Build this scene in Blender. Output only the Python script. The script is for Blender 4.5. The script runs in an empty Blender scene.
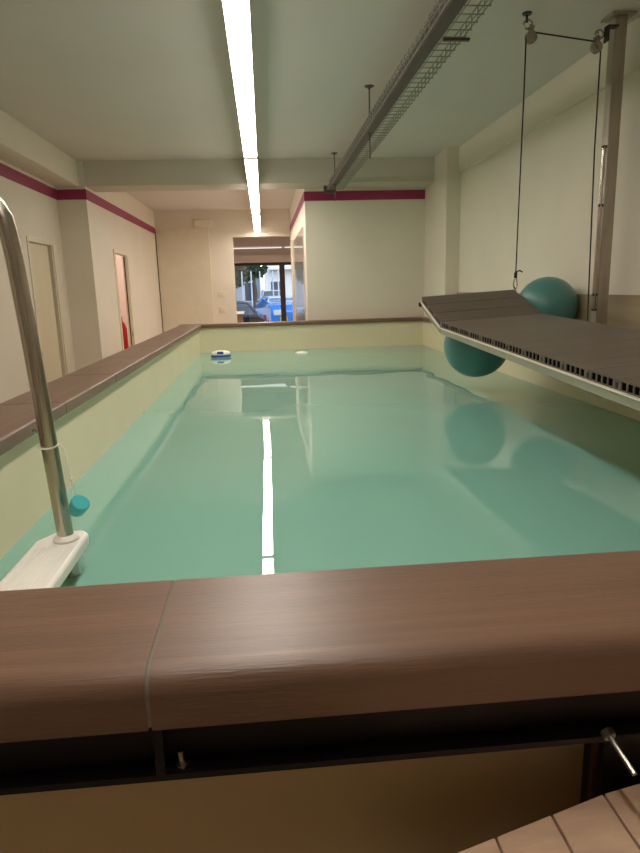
import bpy, bmesh, math, random
from mathutils import Vector, Matrix
random.seed(7)
S = 0.76                                   # survey units -> metres
C = bpy.context.scene.collection
PI = math.pi
def lin(r, g, b):
    f = lambda c: c/12.92 if c <= .04045 else ((c+.055)/1.055)**2.4
    return (f(r/255), f(g/255), f(b/255), 1)

# ------------------------------------------------------------------ materials
def mat(name, col, rough=.5, metal=0, var=.08, vscale=6, bump=0, bscale=40, stretch=(1, 1, 1), spec=.5, coat=0):
    m = bpy.data.materials.new(name); m.use_nodes = True
    nt = m.node_tree; n = nt.nodes; l = nt.links
    p = n['Principled BSDF']
    p.inputs['Roughness'].default_value = rough; p.inputs['Metallic'].default_value = metal
    p.inputs['Specular IOR Level'].default_value = spec; p.inputs['Coat Weight'].default_value = coat
    tc = n.new('ShaderNodeTexCoord'); mp = n.new('ShaderNodeMapping'); mp.inputs['Scale'].default_value = stretch
    l.new(tc.outputs['Object'], mp.inputs['Vector'])
    nz = n.new('ShaderNodeTexNoise'); nz.inputs['Scale'].default_value = vscale; nz.inputs['Detail'].default_value = 5
    l.new(mp.outputs[0], nz.inputs['Vector'])
    rp = n.new('ShaderNodeValToRGB')
    a = [max(0, c*(1-var)) for c in col[:3]]; b = [min(1, c*(1+var)) for c in col[:3]]
    rp.color_ramp.elements[0].color = (*a, 1); rp.color_ramp.elements[1].color = (*b, 1)
    rp.color_ramp.elements[0].position = .3; rp.color_ramp.elements[1].position = .7
    l.new(nz.outputs['Fac'], rp.inputs['Fac']); l.new(rp.outputs['Color'], p.inputs['Base Color'])
    if bump:
        nb = n.new('ShaderNodeTexNoise'); nb.inputs['Scale'].default_value = bscale; nb.inputs['Detail'].default_value = 3
        l.new(mp.outputs[0], nb.inputs['Vector'])
        bp = n.new('ShaderNodeBump'); bp.inputs['Strength'].default_value = bump; bp.inputs['Distance'].default_value = .01
        l.new(nb.outputs['Fac'], bp.inputs['Height']); l.new(bp.outputs[0], p.inputs['Normal'])
    return m
def emis(name, col, st):
    m = bpy.data.materials.new(name); m.use_nodes = True
    n = m.node_tree.nodes; n.clear()
    e = n.new('ShaderNodeEmission'); o = n.new('ShaderNodeOutputMaterial')
    e.inputs[0].default_value = (*col, 1); e.inputs[1].default_value = st
    m.node_tree.links.new(e.outputs[0], o.inputs[0]); return m
def thin_glass(name, tint, ior=1.45, rough=0., diffuse=None, dfac=0., bump=None):
    m = bpy.data.materials.new(name); m.use_nodes = True
    nt = m.node_tree; n = nt.nodes; l = nt.links; n.clear()
    o = n.new('ShaderNodeOutputMaterial'); mx = n.new('ShaderNodeMixShader'); fr = n.new('ShaderNodeFresnel')
    fr.inputs[0].default_value = ior
    t = n.new('ShaderNodeBsdfTransparent'); t.inputs[0].default_value = (*tint, 1)
    g = n.new('ShaderNodeBsdfGlossy'); g.inputs['Roughness'].default_value = rough; g.inputs[0].default_value = (1, 1, 1, 1)
    src = t.outputs[0]
    if diffuse:
        d = n.new('ShaderNodeBsdfDiffuse'); d.inputs[0].default_value = (*diffuse, 1)
        m2 = n.new('ShaderNodeMixShader'); m2.inputs[0].default_value = dfac
        l.new(t.outputs[0], m2.inputs[1]); l.new(d.outputs[0], m2.inputs[2]); src = m2.outputs[0]
    if bump:
        tc = n.new('ShaderNodeTexCoord'); nz = n.new('ShaderNodeTexNoise')
        nz.inputs['Scale'].default_value = bump[0]; nz.inputs['Detail'].default_value = 1.
        l.new(tc.outputs['Object'], nz.inputs['Vector'])
        bp = n.new('ShaderNodeBump'); bp.inputs['Strength'].default_value = 1; bp.inputs['Distance'].default_value = bump[1]
        l.new(nz.outputs['Fac'], bp.inputs['Height'])
        l.new(bp.outputs[0], g.inputs['Normal']); l.new(bp.outputs[0], fr.inputs['Normal'])
    l.new(fr.outputs[0], mx.inputs[0]); l.new(src, mx.inputs[1]); l.new(g.outputs[0], mx.inputs[2]); l.new(mx.outputs[0], o.inputs[0])
    return m

M = {}
M['wall'] = mat('warm_white_plaster', (.72, .65, .54), .6, var=.03, vscale=2, bump=.05, bscale=60)
M['ceil'] = mat('ceiling_paint', (.66, .595, .545), .8, var=.03, vscale=1)
M['beam'] = mat('beam_paint', (.58, .52, .44), .8, var=.03, vscale=1)
M['front'] = mat('front_room_paint', (.68, .57, .50), .7, var=.03, vscale=1)
M['pink'] = mat('side_room_paint', (.8, .66, .58), .7, var=.03, vscale=1)
M['floor'] = mat('floor_tile', (.45, .38, .29), .4, var=.1, vscale=3)
M['band'] = mat('magenta_band_paint', (.30, .022, .085), .5, var=.05)
M['door'] = mat('cream_door_laminate', (.64, .55, .38), .45, var=.04, stretch=(1, 1, .1))
M['frame'] = mat('door_frame_paint', (.7, .62, .47), .45, var=.03)
M['panel'] = mat('cream_panel', (.68, .60, .47), .6, var=.03)
M['wains'] = mat('beige_stone_tile', (.33, .245, .16), .35, var=.25, vscale=3, stretch=(1, .3, 3))
M['coping'] = mat('brown_coping', (.158, .086, .053), .36, var=.15, vscale=9, bump=.12, bscale=90, stretch=(.35, 6, 3), spec=.5)
M['copingY'] = mat('brown_coping_lengthwise', (.170, .102, .069), .38, var=.15, vscale=9, bump=.12, bscale=90, stretch=(6, .35, 3), spec=.5)
M['grout'] = mat('grey_grout', (.19, .155, .115), .8, var=.1)
M['liner'] = mat('cream_pool_liner', (.74, .65, .44), .4, var=.04, vscale=2)
M['steel_dark'] = mat('dark_painted_steel', (.012, .008, .010), .5, var=.2, spec=.3)
M['outer'] = mat('beige_outer_panel', (.60, .44, .25), .6, var=.05, vscale=2)
M['rust'] = mat('brown_primer_steel', (.10, .04, .025), .5, var=.2)
M['steel'] = mat('stainless_steel', (.47, .43, .37), .24, 1, var=.06, vscale=20, stretch=(8, 8, .5))
M['galv'] = mat('galvanised_steel', (.42, .40, .35), .38, 1, var=.12, vscale=14)
M['post'] = mat('dull_steel_post', (.40, .35, .29), .4, .75, var=.1, vscale=8, stretch=(4, 4, .5))
M['alu'] = mat('pale_frame_metal', (.30, .285, .22), .4, .3, var=.06)
M['edge'] = mat('edge_highlight_metal', (.85, .80, .66), .3, .3, var=.03)  # metal edge with its highlight put into the pale colour
M['hole_shade'] = mat('hole_shade_black', (.004, .0035, .003), .95, var=.1, spec=0)  # near-black colour for the shade in the plank holes
M['wpc'] = mat('dark_composite_plank', (.092, .066, .051), .42, var=.32, vscale=7, bump=.15, bscale=120, stretch=(.5, 14, 4), spec=.5)
M['wpc2'] = mat('dark_composite_plank_lighter', (.100, .072, .056), .42, var=.32, vscale=7, bump=.15, bscale=120, stretch=(.5, 14, 4), spec=.5)
M['ball'] = mat('teal_vinyl', (.085, .23, .22), .38, var=.05, vscale=3)
M['white_plastic'] = mat('white_plastic', (.84, .81, .75), .35, var=.02)
M['teal_cup'] = mat('turquoise_plastic', (.02, .36, .38), .4, var=.05)
M['blue'] = mat('blue_plastic', (.02, .08, .40), .4, var=.05)
M['string'] = mat('white_string', (.75, .72, .66), .8, var=.05)
M['rope'] = mat('black_rope', (.018, .016, .015), .7, var=.2, vscale=60)
M['black'] = mat('black_metal', (.015, .014, .013), .45, var=.1)
M['trunk'] = mat('brown_cable_sheath', (.105, .066, .058), .5, var=.2, vscale=10, stretch=(5, .4, 5))
M['rod'] = mat('dark_rod', (.09, .08, .07), .5, .3, var=.1)
M['wire'] = mat('zinc_wire', (.36, .35, .30), .5, .4, var=.1)
M['tile'] = mat('beige_wood_look_tile', (.70, .475, .32), .4, var=.12, vscale=7, stretch=(2, 7, 1), bump=.08, bscale=60)
M['red'] = mat('red_enamel', (.55, .01, .015), .35, var=.05)
M['brown_frame'] = mat('dark_brown_window_frame', (.05, .026, .016), .5, var=.1)
M['desk'] = mat('brown_desk_laminate', (.22, .12, .075), .5, var=.1, stretch=(1, 1, 6))
M['strip'] = emis('strip_diffuser', (1, .92, .82), 34)
M['tube'] = emis('tube_diffuser', (1, .93, .86), 1.05)
M['glass'] = thin_glass('window_glass', (.95, .97, .97))
M['gloss'] = mat('glossy_white_panel', (.66, .60, .52), .10, var=.02, spec=.7, coat=.6)
M['water'] = thin_glass('pool_water', (.62, .94, .90), 1.5, 0, (.29, .61, .52), .63, (1.4, .005))
M['asphalt'] = mat('asphalt', (.10, .10, .11), .8, var=.15)
M['car_silver'] = mat('silver_car_paint', (.62, .66, .72), .25, .3, var=.02, coat=1)
M['car_black'] = mat('black_car_paint', (.02, .022, .028), .2, var=.02, coat=1)
M['car_blue'] = mat('sky_blue_car_paint', (.02, .22, .72), .25, var=.02, coat=1)
M['car_white'] = mat('white_car_paint', (.85, .87, .9), .25, var=.02, coat=1)
M['car_dblue'] = mat('mid_blue_car_paint', (.04, .16, .55), .25, var=.02, coat=1)
M['car_glass'] = mat('tinted_car_glass', (.05, .07, .09), .05, var=.02, spec=1)
M['tyre'] = mat('tyre_rubber', (.015, .015, .015), .8, var=.1)
M['lamp_red'] = mat('red_lens', (.5, .02, .02), .2, var=.02)
M['lamp_white'] = mat('clear_lens', (.8, .8, .8), .15, var=.02)
M['plate'] = mat('yellow_plate', (.55, .45, .10), .5, var=.02)
M['leaf'] = mat('dark_leaf', (.022, .05, .02), .6, var=.4, vscale=4)
M['bark'] = mat('bark', (.10, .07, .05), .9, var=.3)
M['render'] = mat('pale_facade_render', (.80, .80, .80), .8, var=.05, vscale=1)
M['render2'] = mat('grey_facade_render', (.42, .45, .52), .8, var=.08, vscale=1)
M['facade_glass'] = mat('dark_window', (.08, .10, .14), .1, var=.1)
M['pole'] = mat('pale_painted_pole', (.55, .60, .68), .5, var=.05)

# ------------------------------------------------------------------ mesh builder (survey units)
class MB:
    def __init__(s): s.v = []; s.f = []
    def add(s, vs, fs):
        o = len(s.v); s.v += [tuple(v) for v in vs]; s.f += [tuple(i+o for i in f) for f in fs]; return s
    def box(s, x0, x1, y0, y1, z0, z1, fn=None):
        vs = [(x, y, z) for x in (x0, x1) for y in (y0, y1) for z in (z0, z1)]
        if fn: vs = [fn(*v) for v in vs]
        return s.add(vs, [(0, 1, 3, 2), (4, 6, 7, 5), (0, 4, 5, 1), (2, 3, 7, 6), (0, 2, 6, 4), (1, 5, 7, 3)])
    def tube(s, pts, r, n=10, cap=True, r_fn=None):
        pts = [Vector(p) for p in pts]; k = len(pts); rings = []
        t0 = (pts[1]-pts[0]).normalized()
        a = t0.orthogonal().normalized()
        for i, p in enumerate(pts):
            t = (pts[min(i+1, k-1)]-pts[max(i-1, 0)]).normalized()
            a = (a - t*a.dot(t))
            a = a.normalized() if a.length > 1e-6 else t.orthogonal().normalized()
            b = t.cross(a); rr = r_fn(i) if r_fn else r
            rings.append([p + (a*math.cos(2*PI*j/n)+b*math.sin(2*PI*j/n))*rr for j in range(n)])
        vs = [v for rg in rings for v in rg]; fs = []
        for i in range(k-1):
            for j in range(n):
                j2 = (j+1) % n
                fs.append((i*n+j, i*n+j2, (i+1)*n+j2, (i+1)*n+j))
        if cap: fs += [tuple(range(n-1, -1, -1)), tuple((k-1)*n+j for j in range(n))]
        return s.add(vs, fs)
    def lathe(s, prof, o=(0, 0, 0), axis=(0, 0, 1), n=24):
        """prof: list of (radius, height along axis)"""
        ax = Vector(axis).normalized(); a = ax.orthogonal().normalized(); b = ax.cross(a); o = Vector(o); vs = []; fs = []
        for (r, h) in prof:
            for j in range(n):
                t = 2*PI*j/n; vs.append(o+ax*h+(a*math.cos(t)+b*math.sin(t))*max(r, 1e-5))
        for i in range(len(prof)-1):
            for j in range(n):
                j2 = (j+1) % n; fs.append((i*n+j, i*n+j2, (i+1)*n+j2, (i+1)*n+j))
        fs += [tuple(range(n-1, -1, -1)), tuple((len(prof)-1)*n+j for j in range(n))]
        return s.add(vs, fs)
    def sphere(s, c, r, nu=48, nv=24, sq=(1, 1, 1)):
        vs = [(c[0], c[1], c[2]-r*sq[2])]; fs = []
        for i in range(1, nv):
            ph = -PI/2+PI*i/nv
            for j in range(nu):
                t = 2*PI*j/nu
                vs.append((c[0]+r*sq[0]*math.cos(ph)*math.cos(t), c[1]+r*sq[1]*math.cos(ph)*math.sin(t), c[2]+r*sq[2]*math.sin(ph)))
        vs.append((c[0], c[1], c[2]+r*sq[2])); N = len(vs)-1
        for j in range(nu):
            fs.append((0, 1+(j+1) % nu, 1+j)); fs.append((N, N-nu+j, N-nu+(j+1) % nu))
        for i in range(nv-2):
            for j in range(nu):
                a = 1+i*nu+j; b = 1+i*nu+(j+1) % nu; fs.append((a, b, b+nu, a+nu))
        return s.add(vs, fs)
    def prism(s, poly, fn, a, b):
        """poly: 2-D outline; fn(p, q, t) -> 3-D point; extruded from t=a to t=b"""
        n = len(poly)
        vs = [fn(p, q, a) for p, q in poly]+[fn(p, q, b) for p, q in poly]
        fs = [tuple(range(n-1, -1, -1)), tuple(range(n, 2*n))]+[(i, (i+1) % n, n+(i+1) % n, n+i) for i in range(n)]
        return s.add(vs, fs)
    def torus(s, c, R, r, axis=(0, 0, 1), n=24, m=8, arc=2*PI):
        ax = Vector(axis).normalized(); a = ax.orthogonal().normalized(); b = ax.cross(a); c = Vector(c)
        pts = [c+(a*math.cos(arc*i/n)+b*math.sin(arc*i/n))*R for i in range(n+1)]
        return s.tube(pts, r, m, cap=arc < 6.2)
    def build(s, name, m, parent=None, bevel=0, smooth=35):
        o0 = Vector(parent['_o']) if parent is not None else Vector((0, 0, 0))
        me = bpy.data.meshes.new(name)
        me.from_pydata([tuple((Vector(v)-o0)*S) for v in s.v], [], s.f); me.update()
        bm = bmesh.new(); bm.from_mesh(me); bmesh.ops.recalc_face_normals(bm, faces=bm.faces); bm.to_mesh(me); bm.free()
        if smooth:
            me.shade_smooth(); me.set_sharp_from_angle(angle=math.radians(smooth))
        if isinstance(m, (list, tuple)):
            for k in m: me.materials.append(k)
        else: me.materials.append(m)
        ob = bpy.data.objects.new(name, me); C.objects.link(ob); ob['_o'] = tuple(o0)
        if parent is not None: ob.parent = parent
        if bevel:
            md = ob.modifiers.new('bevel', 'BEVEL'); md.width = bevel*S; md.segments = 2; md.limit_method = 'ANGLE'; md.angle_limit = .6
        return ob
def tag(o, label, cat, group=None, kind=None):
    o['label'] = label; o['category'] = cat
    if group: o['group'] = group
    if kind: o['kind'] = kind
    return o
def thing(name, label, cat, loc, group=None, kind=None):
    o = bpy.data.objects.new(name, None); C.objects.link(o); o.empty_display_size = .05
    o.location = Vector(loc)*S; o['_o'] = tuple(loc); return tag(o, label, cat, group, kind)
def struct(name, mb, m, parent=None, label=None, cat=None, **k):
    o = mb.build(name, m, parent, **k)
    if parent is None:
        o['kind'] = 'structure'; o['label'] = label; o['category'] = cat
    return o
def box(*a): return MB().box(*a)

# ------------------------------------------------------------------ survey numbers
RIM, ZW, FLOOR, CEIL, SOF, BAND, BANDH = -.5, -.928, -2.08, 1.786, 1.457, 1.418, .135
XA, XB, XR = -2.794, -2.398, 2.728
YC, D1, D2, YF, YB = 9.51, 10.06, 15.3, 22.0, -2.6     # column face, block wall, deep wall, street front, back wall
XBLK = .68
T = .22; TB = .07
# ------------------------------------------------------------------ room shell
struct('floor', box(-7, 7, YB-T, YF+.2, FLOOR-.1, FLOOR), M['floor'], None, 'beige floor of the pool room running to the street front', 'floor')
struct('ceiling', box(-7, 7, YB-T, YF+.2, CEIL, CEIL+.1), M['ceil'], None, 'flat pale ceiling over the pool', 'ceiling')
def wall_x_opening(mb, x0, x1, ya, yb, oy0, oy1, otop):
    mb.box(x0, x1, ya, oy0, FLOOR, CEIL); mb.box(x0, x1, oy1, yb, FLOOR, CEIL); mb.box(x0, x1, oy0, oy1, otop, CEIL); return mb
# left wall: near length with closed door, pillar, far length with open door
DA0, DA1, DAT = 8.17, 9.07, .64
struct('wall_left', wall_x_opening(MB(), XA-T, XA, YB, YC, DA0, DA1, DAT), M['wall'], None, 'cream left wall with the closed sliding door', 'wall')
struct('pillar_left', box(XA-T, XB, YC, YC+.42, FLOOR, CEIL), M['wall'], None, 'square cream pillar between the two left doors', 'pillar')
DB0, DB1, DBT = 10.95, 11.86, .64
struct('wall_left_far', wall_x_opening(MB(), XB-TB, XB, YC+.42, YF, DB0, DB1, DBT), M['wall'], None, 'cream left wall beyond the pillar with the open door', 'wall')
struct('beam_left', box(XA, -2.48, YB, YC, SOF, CEIL), M['wall'], None, 'boxed beam along the top of the left wall', 'beam')
struct('beam_cross', box(XB, XR, YC, D1, SOF, CEIL), M['beam'], None, 'grey beam crossing the ceiling at the far end of the pool', 'beam')
struct('wall_right', box(XR, XR+T, YB, D1+.3, FLOOR, CEIL), M['wall'], None, 'plain cream wall on the right of the pool', 'wall')
struct('beam_right', box(XR-.03, XR, YB, 8.88, SOF, CEIL), M['wall'], None, 'shallow beam along the top of the right wall', 'beam')
struct('pillar_right', box(2.535, XR, 8.88, D1, RIM, CEIL), M['wall'], None, 'cream pillar in the far right corner above the coping', 'pillar')
struct('wall_block', MB().box(XBLK, XR, D1, D1+.2, FLOOR, CEIL).box(XBLK, XBLK+.2, D1+.2, D2+.1, FLOOR, CEIL).box(XBLK+.2, XR+T, D2-.1, D2+.1, FLOOR, CEIL),
       M['wall'], None, 'cream wall block behind the far end of the pool', 'wall')
struct('wall_back', box(-7, 7, YB-T, YB, FLOOR, CEIL), M['wall'], None, 'cream wall behind the photographer', 'wall')
# deep wall with the passage to the street room
OPX, OPZ = -.66, 1.19
struct('wall_far', MB().box(XB, OPX, D2, D2+.2, FLOOR, CEIL).box(OPX, XBLK, D2, D2+.2, OPZ, CEIL), M['wall'], None, 'cream wall beside the passage to the street room', 'wall')
struct('trim_1', box(XB, -1.19, D2-.07, D2, FLOOR, 1.39), M['panel'], None, 'slightly darker cream panel covering the far wall left of the passage', 'wall panel')
struct('trim_2', box(XB, XB+.018, D2-.09, D2-.07, FLOOR, 1.38), M['brown_frame'], None, 'thin dark joint in the far left corner', 'trim')
# magenta band
t = .008
bands = [((XA, XA+t, YB, YC-t), 'on the near left wall above the closed door'), ((XA, XB+t, YC-t, YC), 'on the left pillar face'),
         ((XB, XB+t, YC, D2-.07), 'on the left wall above the open door'), ((XBLK-t, 2.535, D1-t, D1), 'across the wall at the far end of the pool'),
         ((XBLK-t, XBLK, D1, D2), 'along the passage side of the wall block')]
for i, (b, w) in enumerate(bands):
    struct('trim_%d' % (i+3), box(*b, BAND-BANDH, BAND), M['band'], None, 'magenta painted band '+w, 'trim')
struct('trim_8', box(XR-.02, XR, 1.0, 8.88, RIM, -.118), M['wains'], None, 'beige stone tile upstand along the right wall', 'trim')

# doors
d = thing('door_1', 'closed cream sliding door in the near left wall', 'door', (XA, 8.6, FLOOR), kind='structure')
box(XA-.075, XA-.03, DA0, DA1-.10, FLOOR, DAT).build('door_panel', M['door'], d, bevel=.004)
mb = MB()
for y0, y1, z0, z1 in ((DA0-.05, DA0, FLOOR, DAT+.06), (DA1, DA1+.13, FLOOR, DAT+.06), (DA0, DA1, DAT, DAT+.06)): mb.box(XA, XA+.014, y0, y1, z0, z1)
mb.box(XA-T, XA, DA1-.03, DA1, FLOOR, DAT)
mb.build('door_frame', M['frame'], d, bevel=.006)
h = MB().sphere((0, 0, 0), .075, 16, 12, (.22, .42, 1)); h.v = [(x+XA-.026, y+8.24, z-.72) for x, y, z in h.v]
h.build('handle', M['black'], d)
struct('wall_closet', box(XA-T-.1, XA-T, 7.8, 9.5, FLOOR, .9), M['wall'], None, 'cream wall behind the closed sliding door', 'wall')
d = thing('door_2', 'open doorway with cream frame in the left wall beyond the pillar', 'door', (XB, 11.4, FLOOR), kind='structure')
mb = MB()
for y0, y1, z0, z1 in ((DB0-.1, DB0, FLOOR, DBT+.06), (DB1, DB1+.12, FLOOR, DBT+.06), (DB0, DB1, DBT, DBT+.06)): mb.box(XB, XB+.014, y0, y1, z0, z1)
mb.box(XB-TB, XB, DB1-.03, DB1, FLOOR, DBT)
mb.build('door_frame', M['frame'], d, bevel=.006)
mb = MB(); mb.box(XB-.045, XB-.030, DB1-.036, DB1-.03, FLOOR, DBT-.02)
mb.build('slide_channel', M['black'], d)
mb = MB(); mb.box(XB-.005, XB+.001, DB1-.04, DB1-.02, -.78, -.70); mb.build('strike_plate', M['black'], d)
# side room behind the open doorway
struct('wall_side_room', MB().box(-5.2, -5.0, 10, 14.4, FLOOR, CEIL).box(-5.0, XB-TB, 10, 10.2, FLOOR, CEIL).box(-5.0, XB-TB, 14.2, 14.4, FLOOR, CEIL), M['pink'], None,
       'pinkish white walls of the side room behind the open door', 'wall')
o = thing('side_room_fill_lamp', 'added unseen round lamp lighting the side room behind the open door', 'lamp', (-3.7, 12, CEIL))  # added out of view to brighten the side room
MB().lathe([(.16, -.02), (.17, 0)], (-3.7, 12, CEIL)).build('base', M['white_plastic'], o)
MB().lathe([(.02, -.09), (.11, -.07), (.15, -.02)], (-3.7, 12, CEIL)).build('diffuser', emis('fill_lamp_glow', (1, .88, .78), 40), o)

# ------------------------------------------------------------------ the pool
pool = thing('swimming_pool', 'large above-ground swimming pool with brown coping and cream liner', 'swimming pool', (.75, 5.4, FLOOR))
CXL, CXR, CYN, CYF = -.962, 2.43, 1.067, 9.80            # coping inner edges
WXL, WXR, WYN, WYF = -.992, 2.455, 1.095, 9.835           # liner faces
ZB = -2.0
mb = MB()
mb.box(WXL-.05, WXL, WYN-.05, WYF+.05, ZB, RIM-.04).box(WXR, WXR+.05, WYN-.05, WYF+.05, ZB, RIM-.04)
mb.box(WXL, WXR, WYN-.05, WYN, ZB, RIM-.04).box(WXL, WXR, WYF, WYF+.05, ZB, RIM-.04).box(WXL-.05, WXR+.05, WYN-.05, WYF+.05, FLOOR, ZB)
arc = [(0, 0)]+[(1.0-math.cos(PI/2*k/14), 1.0-math.sin(PI/2*k/14)) for k in range(15)]       # coved far corner
mb.prism(arc, lambda p, q, s: (s, WYF-p*1.6, ZB+q*.9), WXL, WXR)
mb.build('basin', M['liner'], pool)
def cop_profile(w, lip_in=.055, lip_out=.083, th=.045):
    r = .034; pts = []
    for k in range(11):
        a = PI/2*k/10; pts.append((r-r*math.cos(a), -r+r*math.sin(a)))      # outer rounded nose
    for k in range(5):
        a = PI/2*k/4; q = .012; pts.append((w-q+q*math.sin(a), -q+q*math.cos(a)))
    pts += [(w, -lip_in), (w-.03, -lip_in), (w-.03, -th), (.035, -th), (.035, -lip_out), (0, -lip_out)]
    return pts
def coping(run, fn, prof, m):
    for a, b in run: MB().prism(prof, fn, a+.003, b-.003).build('coping_tile', m, pool)
def cuts(a, b, off, step=1.04):
    xs = [a]; x = off
    while x <= a+.15: x += step
    while x < b-.15: xs.append(x); x += step
    return list(zip(xs, xs[1:]+[b]))
XO = -1.305
w = CYN-.77
coping(cuts(XO, XR-.01, -.181-3*1.04), lambda p, q, s: (s, .77+p, RIM+q), cop_profile(w), M['coping'])
coping(cuts(XO, XR-.01, .35-3*1.04), lambda p, q, s: (s, D1-.01-p, RIM+q), cop_profile(D1-.01-CYF), M['coping'])
coping(cuts(CYN, CYF, 3.06-2*1.04), lambda p, q, s: (XO+p, s, RIM+q), cop_profile(CXL-XO), M['copingY'])
coping(cuts(CYN, CYF, 2.5), lambda p, q, s: (XR-.01-p, s, RIM+q), cop_profile(XR-.01-CXR), M['copingY'])
# grout core just under the tile faces (shows in the joints)
def grout(a, b, fn, prof):
    w = max(p for p, q in prof); h = -min(q for p, q in prof)
    MB().prism([(w/2+(p-w/2)*.985, -.0022+q*.93) for p, q in prof], fn, a, b).build('joint_grout', M['grout'], pool)
grout(XO+.05, XR-.03, lambda p, q, s: (s, .77+p, RIM+q), cop_profile(w))
grout(XO+.05, XR-.03, lambda p, q, s: (s, D1-.01-p, RIM+q), cop_profile(D1-.01-CYF))
grout(CYN+.01, CYF-.01, lambda p, q, s: (XO+p, s, RIM+q), cop_profile(CXL-XO))
grout(CYN+.01, CYF-.01, lambda p, q, s: (XR-.01-p, s, RIM+q), cop_profile(XR-.01-CXR))
# steel frame and outer skin of the near side
mb = MB()
mb.box(XO+.05, XR-.03, .835, .85, -.690, RIM-.06).box(XO+.05, XR-.03, .80, .835, -.690, -.680).box(XO+.05, XR-.03, .80, .835, -.60, -.588)
mb.box(-.185, -.172, .80, .835, -.681, -.60)
mb.build('steel_beam', M['steel_dark'], pool)
for X in (-1.08, .512, 2.1):
    c = MB().box(X, X+.13, .842, .856, FLOOR, -.60).box(X, X+.012, .868, .93, FLOOR, -.60).box(X+.118, X+.13, .856, .93, FLOOR, -.60)
    c.build('steel_column', M['steel_dark'], pool)
    MB().box(X-.006, X+.012, .858, .868, FLOOR, -.71).build('column_flange', M['rust'], pool)
MB().box(XO+.06, XR-.04, .90, .93, FLOOR, -.66).build('outer_panel', M['outer'], pool)
MB().box(XO+.06, XO+.09, .93, D1-.05, FLOOR, RIM-.05).build('outer_panel', M['outer'], pool)
def bolt(x, y, z, name='bolt'):
    MB().lathe([(.0045, 0), (.0045, .03), (.0035, .032)], (x, y, z), (0, -.4, 1), 10).lathe([(.010, -.008), (.010, .002)], (x, y, z), (0, -.4, 1), 6).build(name, M['steel'], pool)
bolt(-.148, .808, -.668)
r0 = Vector((.488, .7985, -.670)); r1 = Vector((.497, .735, -.692))
MB().tube([r0, r0+(r1-r0)*.5, r1], .004, 8).lathe([(.010, -.001), (.010, .010)], r0, (r1-r0), 6).build('threaded_rod', M['galv'], pool)
# water
wm = MB(); NX, NY = 40, 100
for j in range(NY+1):
    for i in range(NX+1):
        wm.v.append((WXL-.004+(WXR-WXL+.008)*i/NX, WYN-.004+(WYF-WYN+.008)*j/NY, ZW))
for j in range(NY):
    for i in range(NX):
        a = j*(NX+1)+i; wm.f.append((a, a+1, a+NX+2, a+NX+1))
o = wm.build('pool_water', M['water'])
if o.data.polygons[0].normal.z < 0: o.data.flip_normals()
tag(o, 'green tinted calm water filling the pool', 'water', kind='stuff')

# ------------------------------------------------------------------ ladder
lad = thing('pool_ladder', 'stainless pool ladder with white plastic treads at the left side', 'ladder', (-.78, 1.95, FLOOR))
KL = .92                                   # ladder size factor
RAD = .0262
lk = lambda q: tuple(KL*c for c in q)
def rail(y):
    pts = [(-.735, y, -1.75), (-.742, y, -1.3), (-.755, y, -.87), (-.768, y, -.62), (-.783, y, -.36), (-.797, y, -.1), (-.812, y, .12), (-.820, y, .19)]
    for k in range(1, 13):
        a = PI*k/12; pts.append((-1.0+.178*math.cos(a), y, .205+.178*math.sin(a)*.9))
    pts += [(-1.18, y, .1), (-1.18, y, -.2), (-1.18, y, RIM/KL+.01)]
    pts = [lk(q) for q in pts]
    MB().tube(pts, RAD, 20).build('rail', M['steel'], lad)
    MB().lathe([(.07, 0), (.07, .012), (.045, .02), (.035, .05)], (-1.18*KL, y*KL, RIM)).build('flange', M['steel'], lad)
    MB().lathe([(.012, 0), (.012, .012), (.006, .018), (.006, .030)], lk((-.775-RAD+.012, y-.006, -.46)), (-1, -.12, 0), 8).build('bolt', M['steel'], lad)
RY = (2.23, 1.56)
for y in RY: rail(y)
for k, z in enumerate((-.87, -1.2, -1.53)):
    x0 = -.868+k*.008; x1 = x0+.178
    ch = .05
    poly = [(x0+ch, 2.33), (x1-ch*.6, 2.33), (x1, 2.29), (x1, 1.50), (x1-ch*.6, 1.46), (x0+ch, 1.46), (x0, 1.52), (x0, 2.24)]
    tr = MB().prism(poly, lambda p, q, s: lk((p, q, s)), z-.05, z).build('tread', M['white_plastic'], lad, bevel=.012)
    g = MB()
    for q in range(9):
        xx = x0+.03+q*.0135; g.box(*lk((xx, xx+.004, 1.64, 2.16, z, z+.0015)))
    g.build('grip_ribs', M['white_plastic'], tr)
for y in RY: MB().lathe([(RAD+.016, 0), (RAD+.016, .01), (RAD+.002, .022)], lk((-.755, y, -.872)), n=20).build('collar', M['white_plastic'], lad)
# cap hanging on a string from the rail
cp = thing('plastic_cap', 'turquoise plastic cap hanging by a white string from the ladder rail', 'cap', lk((-.655, 2.17, -.72)))
cc = Vector(lk((-.692, 2.17, -.742))); ax = Vector((.50, -.40, .68)).normalized()
MB().lathe([(.023, 0), (.026, .006), (.030, .042), (.030, .048), (.027, .050), (.001, .050)], cc, ax, 28).build('cap_body', M['teal_cup'], cp, smooth=25)
ys = 2.23
st = [(-.778+(RAD+.004)/KL*math.cos(a), ys+(RAD+.004)/KL*math.sin(a), -.515+.006*math.sin(a)) for a in [2*PI*k/16-.9 for k in range(17)]]
st += [(-.722, 2.19, -.505), (-.705, 2.178, -.53), (-.700, 2.172, -.58), (-.693, 2.17, -.63), (-.690, 2.17, -.68)]
MB().tube([lk(q) for q in st]+[cc], .0028, 6).build('string', M['string'], cp)
MB().sphere(lk((-.694, 2.171, -.625)), .007, 10, 8).build('knot', M['string'], cp)

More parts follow.
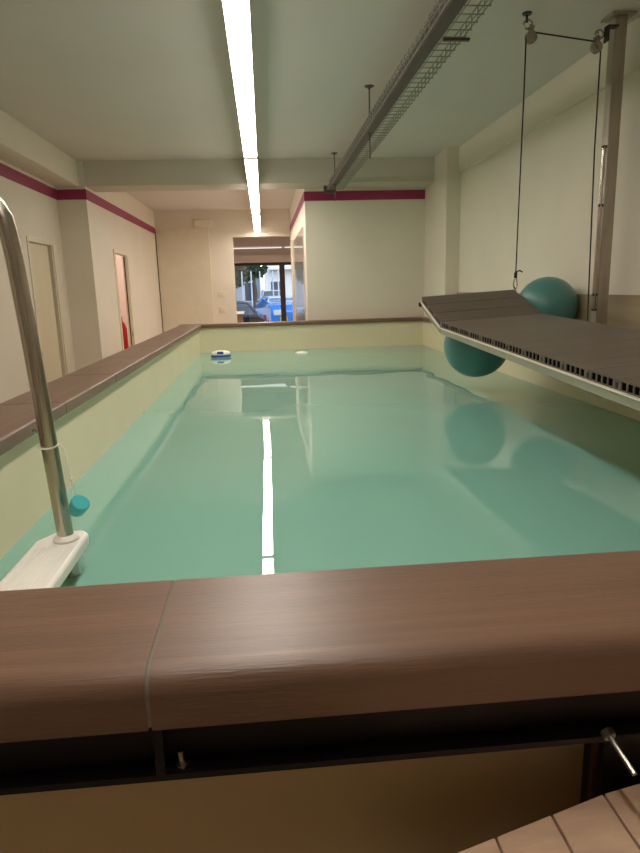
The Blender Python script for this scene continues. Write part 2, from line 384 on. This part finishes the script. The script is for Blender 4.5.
# ------------------------------------------------------------------ hoisted walkway of composite planks
KD = 1.2                                   # walkway size factor
XD0, XD1, YFOLD = 1.15*KD, 1.84*KD, 4.113*KD
def zm(x, y): return -.243*KD+.037*(y-YFOLD)+.048*(x-XD0)
def zf(x, y): return -.243*KD+.298*(y-YFOLD)+.048*(x-XD0)
dk = thing('pool_walkway', 'dark plank walkway with raised end flap hung over the pool on the right', 'walkway', (1.5, 2.6, -.45))
PT = .037*KD
def plank(y0, y1, surf, m):
    mb = MB(); W = y1-y0; rib = .009; er = .030
    f = lambda x, y, z: (x, y, surf(x, y)+z)
    mb.box(XD0, XD1, y0, y1, -.006, 0, f); mb.box(XD0, XD1, y0, y1, -PT, -PT+.006, f)
    n = 4; hole = (W-2*er-rib*(n-1))/n
    for k in range(n+1):
        a = y0+er+k*(hole+rib)-rib; wd_ = rib
        if k == 0: a, wd_ = y0, er
        if k == n: wd_ = y1-a
        mb.box(XD0, XD1, a, a+wd_, -PT+.006, -.006, f)
    pk = mb.build('plank', m, dk)
    MB().box(XD0+.005, XD1-.005, y0+er-.002, y1-er+.002, -PT+.0065, -.0065, f).build('hole_shade_fill', M['hole_shade'], pk)  # solid black fill stands in for shade inside the hollow plank
    return pk
PITCH = .194*KD
k = 0; y = YFOLD
while y > 1.45:
    plank(y-PITCH+.0022, y, zm, M['wpc'] if k % 3 else M['wpc2']); 
    y -= PITCH; k += 1
YN = y
FP = .1745*KD
for q in range(3): plank(YFOLD+.004+q*FP, YFOLD+(q+1)*FP-.003, zf, M['wpc'])
YE = YFOLD+3*FP
# clip screws in the joints
sc_l = []; yy = YFOLD-PITCH
while yy > YN+.1:
    MB().box(XD0-.004, XD0+.004, yy-.006, yy+.008, -PT+.010, -.012, lambda x, y, z: (x, y, zm(x, y)+z)).build('joint_clip', M['black'], dk); yy -= PITCH
FH = .040*KD
def rails(surf, y0, y1, name):
    f = lambda x, y, z: (x, y, surf(x, y)+z)
    for x0, x1 in ((XD0-.006, XD0+.045), (XD1-.045, XD1+.004)):
        MB().box(x0, x1, y0, y1, -PT-FH, -PT-.0065, f).build('side_rail', M['alu'], dk, bevel=.004)
    MB().box(XD0-.014, XD0+.01, y0, y1, -PT-.006, -PT-.0004, f).build('edge_highlight_strip', M['edge'], dk)  # bright strip draws the highlight along the metal edge
    n = max(2, int((y1-y0)/.6)+1)
    for q in range(n):
        a = y0+(y1-y0-.05)*q/(n-1)
        MB().box(XD0+.045, XD1-.045, a, a+.05, -PT-FH, -PT-.0005, f).build('cross_bar', M['alu'], dk)
rails(zm, YN, YFOLD-.004, 'main'); rails(zf, YFOLD+.018, YE, 'flap')
for yb in (1.6, 2.9, 4.2):
    zt = zm(XD1, yb)-PT-FH
    MB().box(XD1-.3, XD1+.06, yb-.03, yb+.03, zt-.012, zt).box(XD1+.05, XD1+.06, yb-.03, yb+.03, zt, RIM+.012).box(XD1+.05, CXR+.16, yb-.03, yb+.03, RIM, RIM+.012).build('wall_bracket', M['steel'], dk)
for x in (XD0+.0, XD1-.03):
    MB().tube([(x-.012, YFOLD+.006, zm(x, YFOLD)-PT-.02), (x+.05, YFOLD+.006, zm(x, YFOLD)-PT-.02)], .014, 12).build('hinge', M['steel'], dk)
MB().box(XD0-.03, XD0-.006, YE-.03, YE-.005, -.075, -.045, lambda x, y, z: (x, y, zf(x, y)+z)).build('corner_stud', M['black'], dk)
ex, ey = XD1-.01, YE-.06
ez = zf(ex, ey)
MB().torus((ex, ey, ez+.022), .018, .004, (1, 0, 0), 16, 6).lathe([(.014, 0), (.014, .005)], (ex, ey, ez), n=12).build('lifting_eye', M['steel'], dk)

# ------------------------------------------------------------------ hoist: post, pulleys, ropes
post = thing('hoist_post', 'square steel post with ceiling plate standing on the right coping', 'post', (2.55, 4.67, RIM))
PX, PY = 2.545, 4.70
MB().box(PX-.044, PX+.044, PY-.044, PY+.044, RIM+.015, CEIL-.015).build('column_tube', M['post'], post, bevel=.006)
MB().box(PX-.085, PX+.085, PY-.085, PY+.085, CEIL-.015, CEIL-.001).build('ceiling_plate', M['post'], post, bevel=.003)
MB().box(PX-.12, PX+.12, PY-.12, PY+.12, RIM, RIM+.015).build('base_plate', M['post'], post, bevel=.003)
bx = PX-.062
MB().tube([(bx, PY-.03, -.22), (bx, PY-.03, .4), (bx, PY-.03, .93)], .013, 12).build('grip_bar', M['steel'], post)
for z in (.93, .53, -.11, -.22):
    MB().box(bx-.014, PX-.04, PY-.042, PY-.018, z-.010, z+.010).build('bracket', M['black'], post, bevel=.004)
MB().box(PX-.115, PX-.105, PY-.09, PY-.03, 1.60, 1.70).box(PX-.115, PX-.04, PY-.09, PY-.03, 1.69, 1.70).build('pulley_bracket', M['black'], post)
def pulley(name_label, c, top, hook):
    p = thing('pulley', name_label, 'pulley', top, 'rope pulleys of the hoist')
    c = Vector(c)
    MB().lathe([(.026, -.016), (.040, -.014), (.030, -.004), (.030, .004), (.040, .014), (.026, .016)], c, (0, 1, 0), 24).build('wheel', M['galv'], p)
    mb = MB()
    for s in (-1, 1): mb.box(c.x-.011, c.x+.011, c.y+s*.021-.003, c.y+s*.021+.003, c.z-.014, c.z+.062)
    mb.box(c.x-.016, c.x+.016, c.y-.024, c.y+.024, c.z+.058, c.z+.066)
    mb.lathe([(.009, -.03), (.009, .03)], c, (0, 1, 0), 10)
    mb.build('cheek_plates', M['galv'], p)
    mb = MB().torus(Vector(hook), .028, .007, (0, 1, 0), 20, 8).torus((c.x, c.y, c.z+.078), .018, .005, (1, 0, 0), 16, 8); mb.build('shackle', M['steel'], p)
    if top[2] > 1.75:
        MB().lathe([(.03, -.012), (.035, -.004), (.03, 0)], top, n=16).lathe([(.008, -.06), (.008, 0)], top, n=8).build('eye_bolt', M['black'], p)
    return p
P1 = (1.905, 4.66, 1.635); P2 = (2.375, 4.66, 1.575)
pulley('steel pulley hanging from the ceiling above the raised flap', P1, (1.872, 4.66, CEIL), (1.88, 4.66, 1.715))
pulley('steel pulley bracketed to the top of the square post', P2, (2.40, 4.66, 1.665), (2.392, 4.66, 1.655))
rp = thing('hoist_rope', 'thin black rope running over two pulleys to the walkway flap', 'rope', (ex, ey, ez))
top1 = [(P1[0]-.034*math.cos(a), P1[1], P1[2]+.034*math.sin(a)) for a in (0, .5, 1.0, 1.5, 1.75)]
top2 = [(P2[0]+.034*math.sin(a), P2[1], P2[2]+.034*math.cos(a)) for a in (0, .5, 1.0, 1.57)]
MB().tube([(ex, ey, ez+.15), (ex+.002, ey, ez+.4)]+[(P1[0]-.034, P1[1], 1.3)]+top1+top2+[(P2[0]+.034, P2[1], .9), (2.435, 4.665, -.15), (2.445, 4.67, RIM+.012)], .0055, 8).build('line', M['rope'], rp)
mb = MB().torus((ex, ey, ez+.032), .001, .001, n=4, m=4)
cb = [(ex+.017*math.cos(a)*(1 if math.sin(a) < 0 else .8), ey, ez+.075+.048*math.sin(a)) for a in [2*PI*k/24 for k in range(25)]]
MB().tube(cb, .0055, 8, cap=False).build('carabiner', M['steel'], rp)
MB().tube([(ex, ey, ez+.118), (ex, ey, ez+.165)], .014, 10).tube([(ex, ey, ez+.165), (ex+.03, ey-.01, ez+.18), (ex+.055, ey-.01, ez+.165)], .006, 8).build('knot', M['rope'], rp)
MB().box(2.41, 2.48, 4.655, 4.685, RIM, RIM+.016).build('cleat', M['black'], rp)

# ------------------------------------------------------------------ balls
def ball(label, c, r, cord=None):
    b = thing('exercise_ball', label, 'ball', (c[0], c[1], c[2]-r), 'teal exercise balls')
    MB().sphere(c, r, 64, 36, (1, 1, .985)).build('ball_skin', M['ball'], b)
    MB().lathe([(.012, 0), (.012, .006), (.006, .009)], (c[0], c[1]+r*.6, c[2]+r*.79), (0, .6, .79), 12).build('valve', M['white_plastic'], b)
    if cord: MB().tube(cord, .004, 6).build('cord', M['string'], b)
ball('teal exercise ball resting on the coping against the right wall, behind the walkway', (2.468, 5.45, -.215), .256)
LB = (1.835, 5.42, -.532); lr = .281
ball('teal exercise ball hanging just above the water below the raised flap', LB, lr,
     [(LB[0], LB[1], LB[2]+lr), (LB[0], LB[1]-.03, zf(LB[0], LB[1]-.03)-PT-.03)])

# ------------------------------------------------------------------ floats
o = thing('floating_thermometer', 'small blue and white floating thermometer near the far left of the water', 'thermometer', (-.64, 9.05, ZW))
m1 = MB().sphere((0, 0, 0), .14, 32, 16, (1, .5, .36)); m1.v = [(x-.64, y+9.05, z+ZW+.05) for x, y, z in m1.v]; m1.build('float_body', M['white_plastic'], o)
m1 = MB().lathe([(.138, -.012), (.146, 0), (.138, .012)], (0, 0, 0), n=32); m1.v = [(x-.64, y*.52+9.05, z+ZW+.022) for x, y, z in m1.v]; m1.build('blue_ring', M['blue'], o)
MB().box(-.69, -.60, 8.975, 9.03, ZW+.05, ZW+.085).build('display', M['blue'], o, bevel=.006)
o = thing('floating_dispenser', 'round white floating disc on the water by the far pool wall', 'float', (.51, 9.35, ZW))
MB().lathe([(.05, -.03), (.085, -.01), (.092, .004), (.085, .016), (.06, .024), (.02, .028)], (.51, 9.2, ZW), n=32).build('dome', M['white_plastic'], o)
MB().lathe([(.028, .026), (.028, .032), (.02, .034)], (.51, 9.2, ZW), n=20).build('dome_cap', M['white_plastic'], o)

# ------------------------------------------------------------------ long strip light
def zl(y): return 1.40-.0127*(y-7.35)
sl = thing('strip_light', 'long continuous white strip light hung under the ceiling above the pool', 'lamp', (-.07, 7, CEIL))
XS = -.075; LW = .066
seams = [-.3, 2.55, 7.35, 12.15, 15.2]
for a, b in zip(seams, seams[1:]):
    f = lambda x, y, z: (x, y, zl(y)+z)
    MB().box(XS-LW, XS+LW, a+.03, b-.03, 0, .012, f).build('diffuser', M['strip'], sl)
    MB().box(XS-LW-.004, XS+LW+.004, a+.008, b-.008, .0125, .06, f).build('housing', M['white_plastic'], sl)
for s_ in seams[1:-1]:
    MB().box(XS-LW-.008, XS+LW+.008, s_-.003*s_-.012, s_+.003*s_+.012, -.018, .062, lambda x, y, z: (x, y, zl(y)+z)).build('joint', M['rod'], sl)
for yy in (.1, 2.2, 2.9, 7.0, 7.7, 11.8, 12.5, 14.9):
    MB().tube([(XS, yy, zl(yy)+.06), (XS, yy, CEIL)], .003, 6).build('suspension_wire', M['wire'], sl)

# ------------------------------------------------------------------ cable tray
ct = thing('cable_tray', 'wire mesh cable tray hung on rods along the ceiling', 'cable tray', (1.1, 6, CEIL))
TX0, TX1, TZ0, TZ1, TY0, TY1 = 1.0, 1.235, 1.405, 1.475, .6, 9.80
mb = MB(); wr = .004
for x, z in [(TX0, TZ1), (TX0, TZ0+.035), (TX0+.005, TZ0), (TX0+.06, TZ0), (TX0+.115, TZ0), (TX0+.175, TZ0), (TX1-.005, TZ0), (TX1, TZ0+.035), (TX1, TZ1)]:
    mb.tube([(x, TY0, z), (x, TY1, z)], wr, 6)
y = TY0+.03
while y < TY1:
    mb.tube([(TX0-.006, y, TZ1+.004), (TX0-.004, y, TZ0-.005), (TX1+.004, y, TZ0-.005), (TX1+.006, y, TZ1+.004)], wr, 6); y += .105
mb.build('wire_basket', M['wire'], ct)
MB().box(TX0+.006, TX0+.10, TY0, TY1-.02, TZ0-.012, TZ1-.012).build('cable_trunking', M['trunk'], ct, bevel=.012)
for q in range(3):
    x = TX0+.02+q*.032
    MB().tube([(x+.006*math.sin(yy*1.7+q), yy, TZ1-.003) for yy in [TY0+.3*i for i in range(31)]], .011, 8).build('cable', M['black'], ct)
for yy in (9.17, 6.247, 2.5):
    MB().tube([(1.047, yy, 1.165), (1.047, yy, CEIL)], .0065, 8).build('hanger_rod', M['rod'], ct)
    MB().lathe([(.008, -.03), (.02, -.012), (.045, -.006), (.045, 0)], (1.047, yy, CEIL), n=16).build('ceiling_plate', M['rod'], ct)
    MB().lathe([(.014, 0), (.014, .012)], (1.047, yy, TZ0-.03), n=6).build('nut', M['rod'], ct)
for yy in (4.0, 1.8): MB().box(TX0+.11, TX1+.03, yy-.012, yy+.012, TZ0-.022, TZ0-.008).build('support_bar', M['trunk'], ct)
MB().box(TX0-.05, TX0+.13, TY1-.03, TY1+.03, TZ0-.05, TZ1+.05).build('end_box', M['trunk'], ct, bevel=.006)

# ------------------------------------------------------------------ tiled step in the foreground
sp = thing('tiled_step', 'raised platform of beige tiles in the bottom right foreground', 'platform', (.7, .45, FLOOR))
ZP = -.78
edge = lambda x: .72+(x-.232)*.297 if x < .555 else .816
# body with the oblique front edge
outline = [(.14, .05), (1.3, .05), (1.3, edge(1.3)), (.555, edge(.555)), (.14, edge(.14))]
MB().prism([(x, y-(.006 if y > .1 else 0)) for x, y in outline], lambda p, q, s: (p, q, s), FLOOR, ZP-.012).build('step_body', M['outer'], sp)
xs0 = .2975; pit = .0965
k = -1
while xs0+k*pit < 1.25:
    a = max(.142, xs0+k*pit+.0018); b = xs0+(k+1)*pit-.0018
    for y0, y1 in ((.05, .36), (.363, None)):
        ya, yb = (edge(a), edge(b)) if y1 is None else (y1, y1)
        MB().prism([(a, y0), (b, y0), (b, yb), (a, ya)], lambda p, q, s: (p, q, s), ZP-.0118, ZP).build('tile', M['tile'], sp, bevel=.0015)
    k += 1
# ------------------------------------------------------------------ small wall fittings
o = thing('emergency_light', 'white emergency light box high on the far wall', 'emergency light', (-1.30, D2-.05, 1.40))
MB().box(-1.53, -1.10, D2-.09, D2, 1.40, 1.585).build('casing', M['wall'], o, bevel=.02)
MB().box(-1.50, -1.13, D2-.10, D2-.09, 1.425, 1.56).build('lens', M['frame'], o, bevel=.01)
for z, lb in ((-.10, 'upper'), (-.45, 'lower')):
    o = thing('light_switch', lb+' of two white switch plates left of the passage', 'switch', (-.985, D2, z), 'switch plates by the passage')
    MB().box(-1.06, -.90, D2-.02, D2, z-.06, z+.07).build('plate', M['frame'], o, bevel=.006)
    MB().box(-1.02, -.94, D2-.028, D2-.02, z-.03, z+.04).build('rocker', M['frame'], o, bevel=.004)
o = thing('fire_extinguisher', 'red fire extinguisher seen through the open doorway', 'fire extinguisher', (-2.765, 12.6, -1.25))
ec = (-2.765, 12.6, -1.25)
MB().lathe([(.09, 0), (.105, .03), (.105, .58), (.07, .68), (.035, .72)], ec, n=24).build('cylinder', M['red'], o)
MB().lathe([(.035, .72), (.035, .80)], ec, n=16).box(ec[0]-.02, ec[0]+.02, ec[1]-.14, ec[1]+.02, ec[2]+.79, ec[2]+.82).build('valve', M['black'], o)
MB().tube([(ec[0], ec[1]-.04, ec[2]+.76), (ec[0]+.02, ec[1]-.16, ec[2]+.65), (ec[0]+.02, ec[1]-.15, ec[2]+.3)], .016, 8).build('hose', M['black'], o)
o = box(-2.92, -2.6, 12.45, 12.75, FLOOR, -1.25).build('plinth', M['frame'], None, bevel=.01); tag(o, 'cream plinth under the red fire extinguisher', 'plinth')

# glossy partition on the passage side of the block
gp = thing('window_2', 'glossy pale partition panel with light post on the passage wall', 'partition', (XBLK, 12.6, FLOOR), kind='structure')
MB().box(XBLK-.02, XBLK, 10.5, 14.0, FLOOR, .95).build('pane', M['gloss'], gp)
MB().box(XBLK-.045, XBLK, 14.0, 14.25, FLOOR, 1.0).build('post', M['frame'], gp, bevel=.005)

# ------------------------------------------------------------------ street room
wx0, wx1, wtop, wbot = -1.05, 1.35, .84, -1.95
struct('wall_street', MB().box(-7, wx0, YF, YF+.2, FLOOR, CEIL).box(wx1, 7, YF, YF+.2, FLOOR, CEIL).box(wx0, wx1, YF, YF+.2, wtop, CEIL).box(wx0, wx1, YF, YF+.2, FLOOR, wbot),
       M['front'], None, 'pale wall around the street window', 'wall')
struct('trim_9', box(-3, 3, YF-.3, YF, .86, 1.12), M['front'], None, 'pale shutter box above the street window', 'trim')
struct('wall_street_sides', MB().box(-4.2, -4.0, D2+.2, YF, FLOOR, CEIL).box(3.2, 3.4, D2+.1, YF, FLOOR, CEIL).box(-4.0, XB, D2, D2+.2, FLOOR, CEIL), M['front'], None, 'side walls of the street room', 'wall')
wn = thing('window_1', 'street window in a dark brown frame at the end of the passage', 'window', (0, YF, wbot), kind='structure')
mb = MB()
mb.box(wx0, wx0+.12, YF-.03, YF+.1, wbot, wtop).box(wx1-.1, wx1, YF-.03, YF+.1, wbot, wtop).box(wx0, wx1, YF-.03, YF+.1, wtop-.07, wtop+.03).box(wx0, wx1, YF-.03, YF+.1, wbot, wbot+.08)
mb.box(.565, .74, YF-.06, YF+.1, wbot, wtop)
mb.build('window_frame', M['brown_frame'], wn, bevel=.006)
MB().box(wx0+.12, .565, YF+.02, YF+.03, wbot+.08, wtop-.07).box(.74, wx1-.1, YF+.02, YF+.03, wbot+.08, wtop-.07).build('pane', M['glass'], wn)
tl = []
for xa, xb, lab in ((-2.2, .62, 'white tube light across the street room left of the passage axis'), (.72, 2.9, 'white tube light in the street room right of the window post')):
    o = thing('tube_light', lab, 'lamp', ((xa+xb)/2, 20.5, CEIL), 'tube lights of the street room')
    MB().box(xa, xb, 20.475, 20.525, 1.235, 1.26).build('diffuser', M['tube'], o)
    MB().box(xa, xb, 20.46, 20.54, 1.26, 1.30).build('housing', M['white_plastic'], o)
    MB().tube([(xa+.3, 20.5, 1.3), (xa+.3, 20.5, CEIL)], .005, 6).tube([(xb-.3, 20.5, 1.3), (xb-.3, 20.5, CEIL)], .005, 6).build('hanger', M['wire'], o)
o = thing('reception_desk', 'brown reception desk with pale top in front of the street window', 'desk', (-1.2, 18, FLOOR))
MB().box(-2.2, -.62, 17.8, 18.4, FLOOR, -.66).build('desk_front', M['desk'], o, bevel=.01)
MB().box(-2.25, -.57, 17.72, 18.5, -.66, -.60).build('desk_top', M['white_plastic'], o, bevel=.01)

# ------------------------------------------------------------------ the street outside
SZ = -2.2
o = box(-60, 60, YF+.2, 95, SZ-.1, SZ).build('street', M['asphalt']); o['kind'] = 'structure'; o['label'] = 'grey street outside the window'; o['category'] = 'street'
def car(label, cx, cy, rot, paint, hatch=True, L=5.4, W=2.3, H=1.95, top=None, plate=None, kb=1):
    c = thing('car', label, 'car', (0, 0, 0), 'cars parked in the street')
    h = H
    belt = 1.13*kb
    side = [(-L/2, .45), (-L/2+.05, .30), (L/2-.05, .28), (L/2, .5), (L/2-.03, .85), (L/2-.25, 1.05), (L/2-1.35, 1.18), (-L/2+.35, 1.22), (-L/2+.05, 1.05)]
    side = [(p, q*kb) for p, q in side]
    def body_fn(p, q, s): 
        k = 1-.06*max(0, q/kb-.7)
        return (s*k, p, q)
    MB().prism(side, body_fn, -W/2, W/2).build('body', paint, c, bevel=.06)
    fr = L/2-1.35; rr = -L/2+(.3 if hatch else .9)
    def cab(inset, z0, z1, grow):
        return [(fr+grow, z0), (fr-.95+grow, z1), (rr+.45-grow, z1), (rr-grow*.5, z0)]
    cf = lambda p, q, s: (s*(1-.28*(q-belt)/(h-belt)*.8), p, q)
    MB().prism([(fr+.05, belt), (fr-.85, h-.06), (rr+.45, h-.06), (rr-.02, belt)], cf, -W/2*.95, W/2*.95).build('glasshouse', M['car_glass'], c, bevel=.04)
    rf = MB().prism([(fr-.72, h-.10), (fr-.95, h), (rr+.65, h), (rr+.35, h-.10)], cf, -W/2*.97, W/2*.97)
    for px in (fr-.02, rr+.05, (fr+rr)/2-.1):
        for s_ in (-1, 1):
            x1 = fr-.80 if px == fr-.02 else (rr+.45 if px == rr+.05 else px)
            a = s_*W/2*.955; b = s_*W/2*.955*(1-.28*.8*.9)
            rf.tube([(a, px, belt+.02), (b, x1, h-.06)], .035, 6)
    rf.build('roof', top or paint, c, bevel=.02)
    for sx in (-1, 1):
        for py in (L/2-.95, -L/2+.95):
            wl = MB().lathe([(.28, -.11), (.40, -.10), (.42, 0), (.40, .10), (.28, .11)], (sx*(W/2-.11), py, .42), (1, 0, 0), 20).build('wheel', M['tyre'], c)
            MB().lathe([(.26, -.115), (.27, .115)], (sx*(W/2-.11), py, .42), (1, 0, 0), 14).build('hubcap', M['steel'], wl)
        MB().box(sx*W*.36-.2, sx*W*.36+.2, L/2-.12, L/2+.005, .72*kb, .90*kb).build('headlamp', M['lamp_white'], c, bevel=.02)
        MB().box(sx*W*.40-.13, sx*W*.40+.13, -L/2-.005, -L/2+.15, .80*kb, 1.12*kb).build('tail_lamp', M['lamp_red'], c, bevel=.02)
        MB().sphere((sx*(W/2+.1), fr-.15, belt+.15), .12, 12, 8, (1, .6, .8)).build('mirror', paint, c)
    if plate: MB().box(.38, .74, L/2-.01, L/2+.012, .50*kb, .68*kb).build('number_plate', plate, c)
    c.location = Vector((cx, cy, SZ))*S; c.rotation_euler = (0, 0, rot)
    return c
R90 = math.radians(90)
car('silver car at the left of the window, its roof curving down to the right', -2.75, 37.8, -R90, M['car_silver'], H=2.05)
car('black hatchback nearest the street window, low in the middle of the glass', -2.62, 26.6, R90, M['car_black'], H=1.75)
car('sky blue car with white roof nearest the window post', 1.05, 32.4, math.radians(188), M['car_blue'], top=M['car_white'], plate=M['plate'], H=1.83, kb=1.38)
car('mid blue car with pale roof farthest up the street', .75, 58, math.radians(4), M['car_dblue'], top=M['car_white'], H=2.1)
car('white car parked beyond the window post on the right', 4.6, 36, math.radians(100), M['car_white'])
def tree(label, x, y, h, r, n):
    t_ = thing('street_tree', label, 'tree', (x, y, SZ), 'trees along the street')
    MB().tube([(x, y, SZ), (x+.1, y, SZ+h*.35), (x, y, SZ+h*.7)], .2, 8, r_fn=lambda i: (.22, .16, .08)[i]).build('trunk', M['bark'], t_)
    mb = MB()
    for _ in range(n):
        u = Vector((random.gauss(0, 1), random.gauss(0, 1), random.gauss(0, 1))).normalized()*(random.random()**.4)
        p = Vector((x+u.x*r, y+u.y*r*.8, SZ+h*.72+u.z*r*.8)); a = Vector((random.gauss(0, 1), random.gauss(0, 1), random.gauss(0, 1))).normalized(); b = a.orthogonal().normalized(); s_ = .16+.14*random.random()
        mb.add([p-a*s_, p+b*s_*.6, p+a*s_, p-b*s_*.6], [(0, 1, 2, 3)])
    mb.build('foliage', M['leaf'], t_, smooth=0)
tree('dark leafy tree at the upper left of the street window', -2.4, 44, 5.2, 1.9, 1300)
tree('dark leafy tree behind the middle of the street window', -.75, 52, 5.4, 1.1, 700)
def building(label, x0, x1, y, h, m, nx, nz):
    b = thing('building', label, 'building', ((x0+x1)/2, y, SZ), 'houses across the street')
    MB().box(x0, x1, y, y+8, SZ, SZ+h).build('facade', m, b)
    MB().box(x0-.2, x1+.2, y-.4, y+8, SZ+h, SZ+h+.25).build('roof', M['render2'], b)
    for i in range(nx):
        for j in range(nz):
            wx = x0+(x1-x0)*(i+.5)/nx; wz = SZ+.9+j*3.6
            f = MB().box(wx-.7, wx+.7, y-.06, y, wz, wz+2.1).build('window', M['render'], b)
            MB().box(wx-.58, wx+.58, y-.08, y-.06, wz+.1, wz+2.0).build('pane', M['facade_glass'], f)
    for j in range(1, nz):
        MB().box(x0+.5, x1-.5, y-1.2, y, SZ+j*3.6+.45, SZ+j*3.6+.6).build('balcony', M['render'], b)
building('white apartment house across the street', .2, 9.5, 66, 12, M['render'], 4, 4)
building('grey blue apartment house on the left across the street', -16, -.3, 70, 12, M['render2'], 7, 4)
for i, (x, y) in enumerate(((-1.95, 41), (-1.35, 42), (-.75, 41.5), (-.2, 42), (.62, 41.5), (.95, 41))):
    names = ['pale pole farthest left beside the dark tree', 'pale pole second from the left in the window', 'pale pole in front of the dark trees', 'pale pole left of the white house', 'pale pole in front of the white house', 'pale pole nearest the window post']
    o = thing('street_pole', names[i], 'pole', (x, y, SZ), 'poles along the street')
    MB().lathe([(.09, 0), (.07, .1), (.05, .2), (.04, 3.3), (.02, 3.34)], (x, y, SZ), n=12).build('shaft', M['pole'], o)

# ------------------------------------------------------------------ added unseen fill lights that brighten the rooms beyond
def area(name, loc, sx, sy, en, col):
    l = bpy.data.lights.new(name, 'AREA'); l.shape = 'RECTANGLE'; l.size = sx*S; l.size_y = sy*S; l.energy = en; l.color = col
    o = bpy.data.objects.new(name, l); C.objects.link(o); o.location = Vector(loc)*S
area('street_room_fill', (-.6, 16.6, CEIL-.03), 5, .8, 75, (1, .90, .82))
area('side_room_fill', (-3.7, 12.9, CEIL-.03), 1.2, 1.2, 24, (1, .86, .78))
# ------------------------------------------------------------------ daylight
wd = bpy.data.worlds.new('sky'); bpy.context.scene.world = wd; wd.use_nodes = True
n = wd.node_tree.nodes; bg = n['Background']
sky = n.new('ShaderNodeTexSky'); sky.sky_type = 'NISHITA'; sky.sun_disc = False; sky.sun_elevation = math.radians(38); sky.sun_rotation = math.radians(150)
wd.node_tree.links.new(sky.outputs[0], bg.inputs[0]); bg.inputs[1].default_value = .40

# ------------------------------------------------------------------ camera
f, pitch, yaw, roll = 632.1034, math.radians(12.4038), math.radians(4.649), math.radians(-1.6093)
fwd = Vector((math.sin(yaw)*math.cos(pitch), math.cos(yaw)*math.cos(pitch), -math.sin(pitch)))
rt = Vector((math.cos(yaw), -math.sin(yaw), 0)); up = rt.cross(fwd)
c_, s_ = math.cos(roll), math.sin(roll)
R_, U_ = rt*c_+up*s_, up*c_-rt*s_
cam = bpy.data.objects.new('camera', bpy.data.cameras.new('camera')); C.objects.link(cam)
cam.data.sensor_fit = 'HORIZONTAL'; cam.data.sensor_width = 36; cam.data.lens = f/640*36
cam.data.clip_start = .02; cam.data.clip_end = 300
mt = Matrix((R_, U_, -fwd)).transposed().to_4x4(); cam.matrix_world = mt
bpy.context.scene.camera = cam
sc_ = bpy.context.scene
sc_.view_settings.view_transform = 'Standard'; sc_.view_settings.look = 'None'; sc_.view_settings.exposure = 0
sc_.cycles.use_denoising = True
sc_.cycles.max_bounces = 10; sc_.cycles.diffuse_bounces = 6; sc_.cycles.glossy_bounces = 4; sc_.cycles.transparent_max_bounces = 8
sc_.cycles.sample_clamp_indirect = 6
for ob in list(bpy.data.objects):
    if '_o' in ob: del ob['_o']
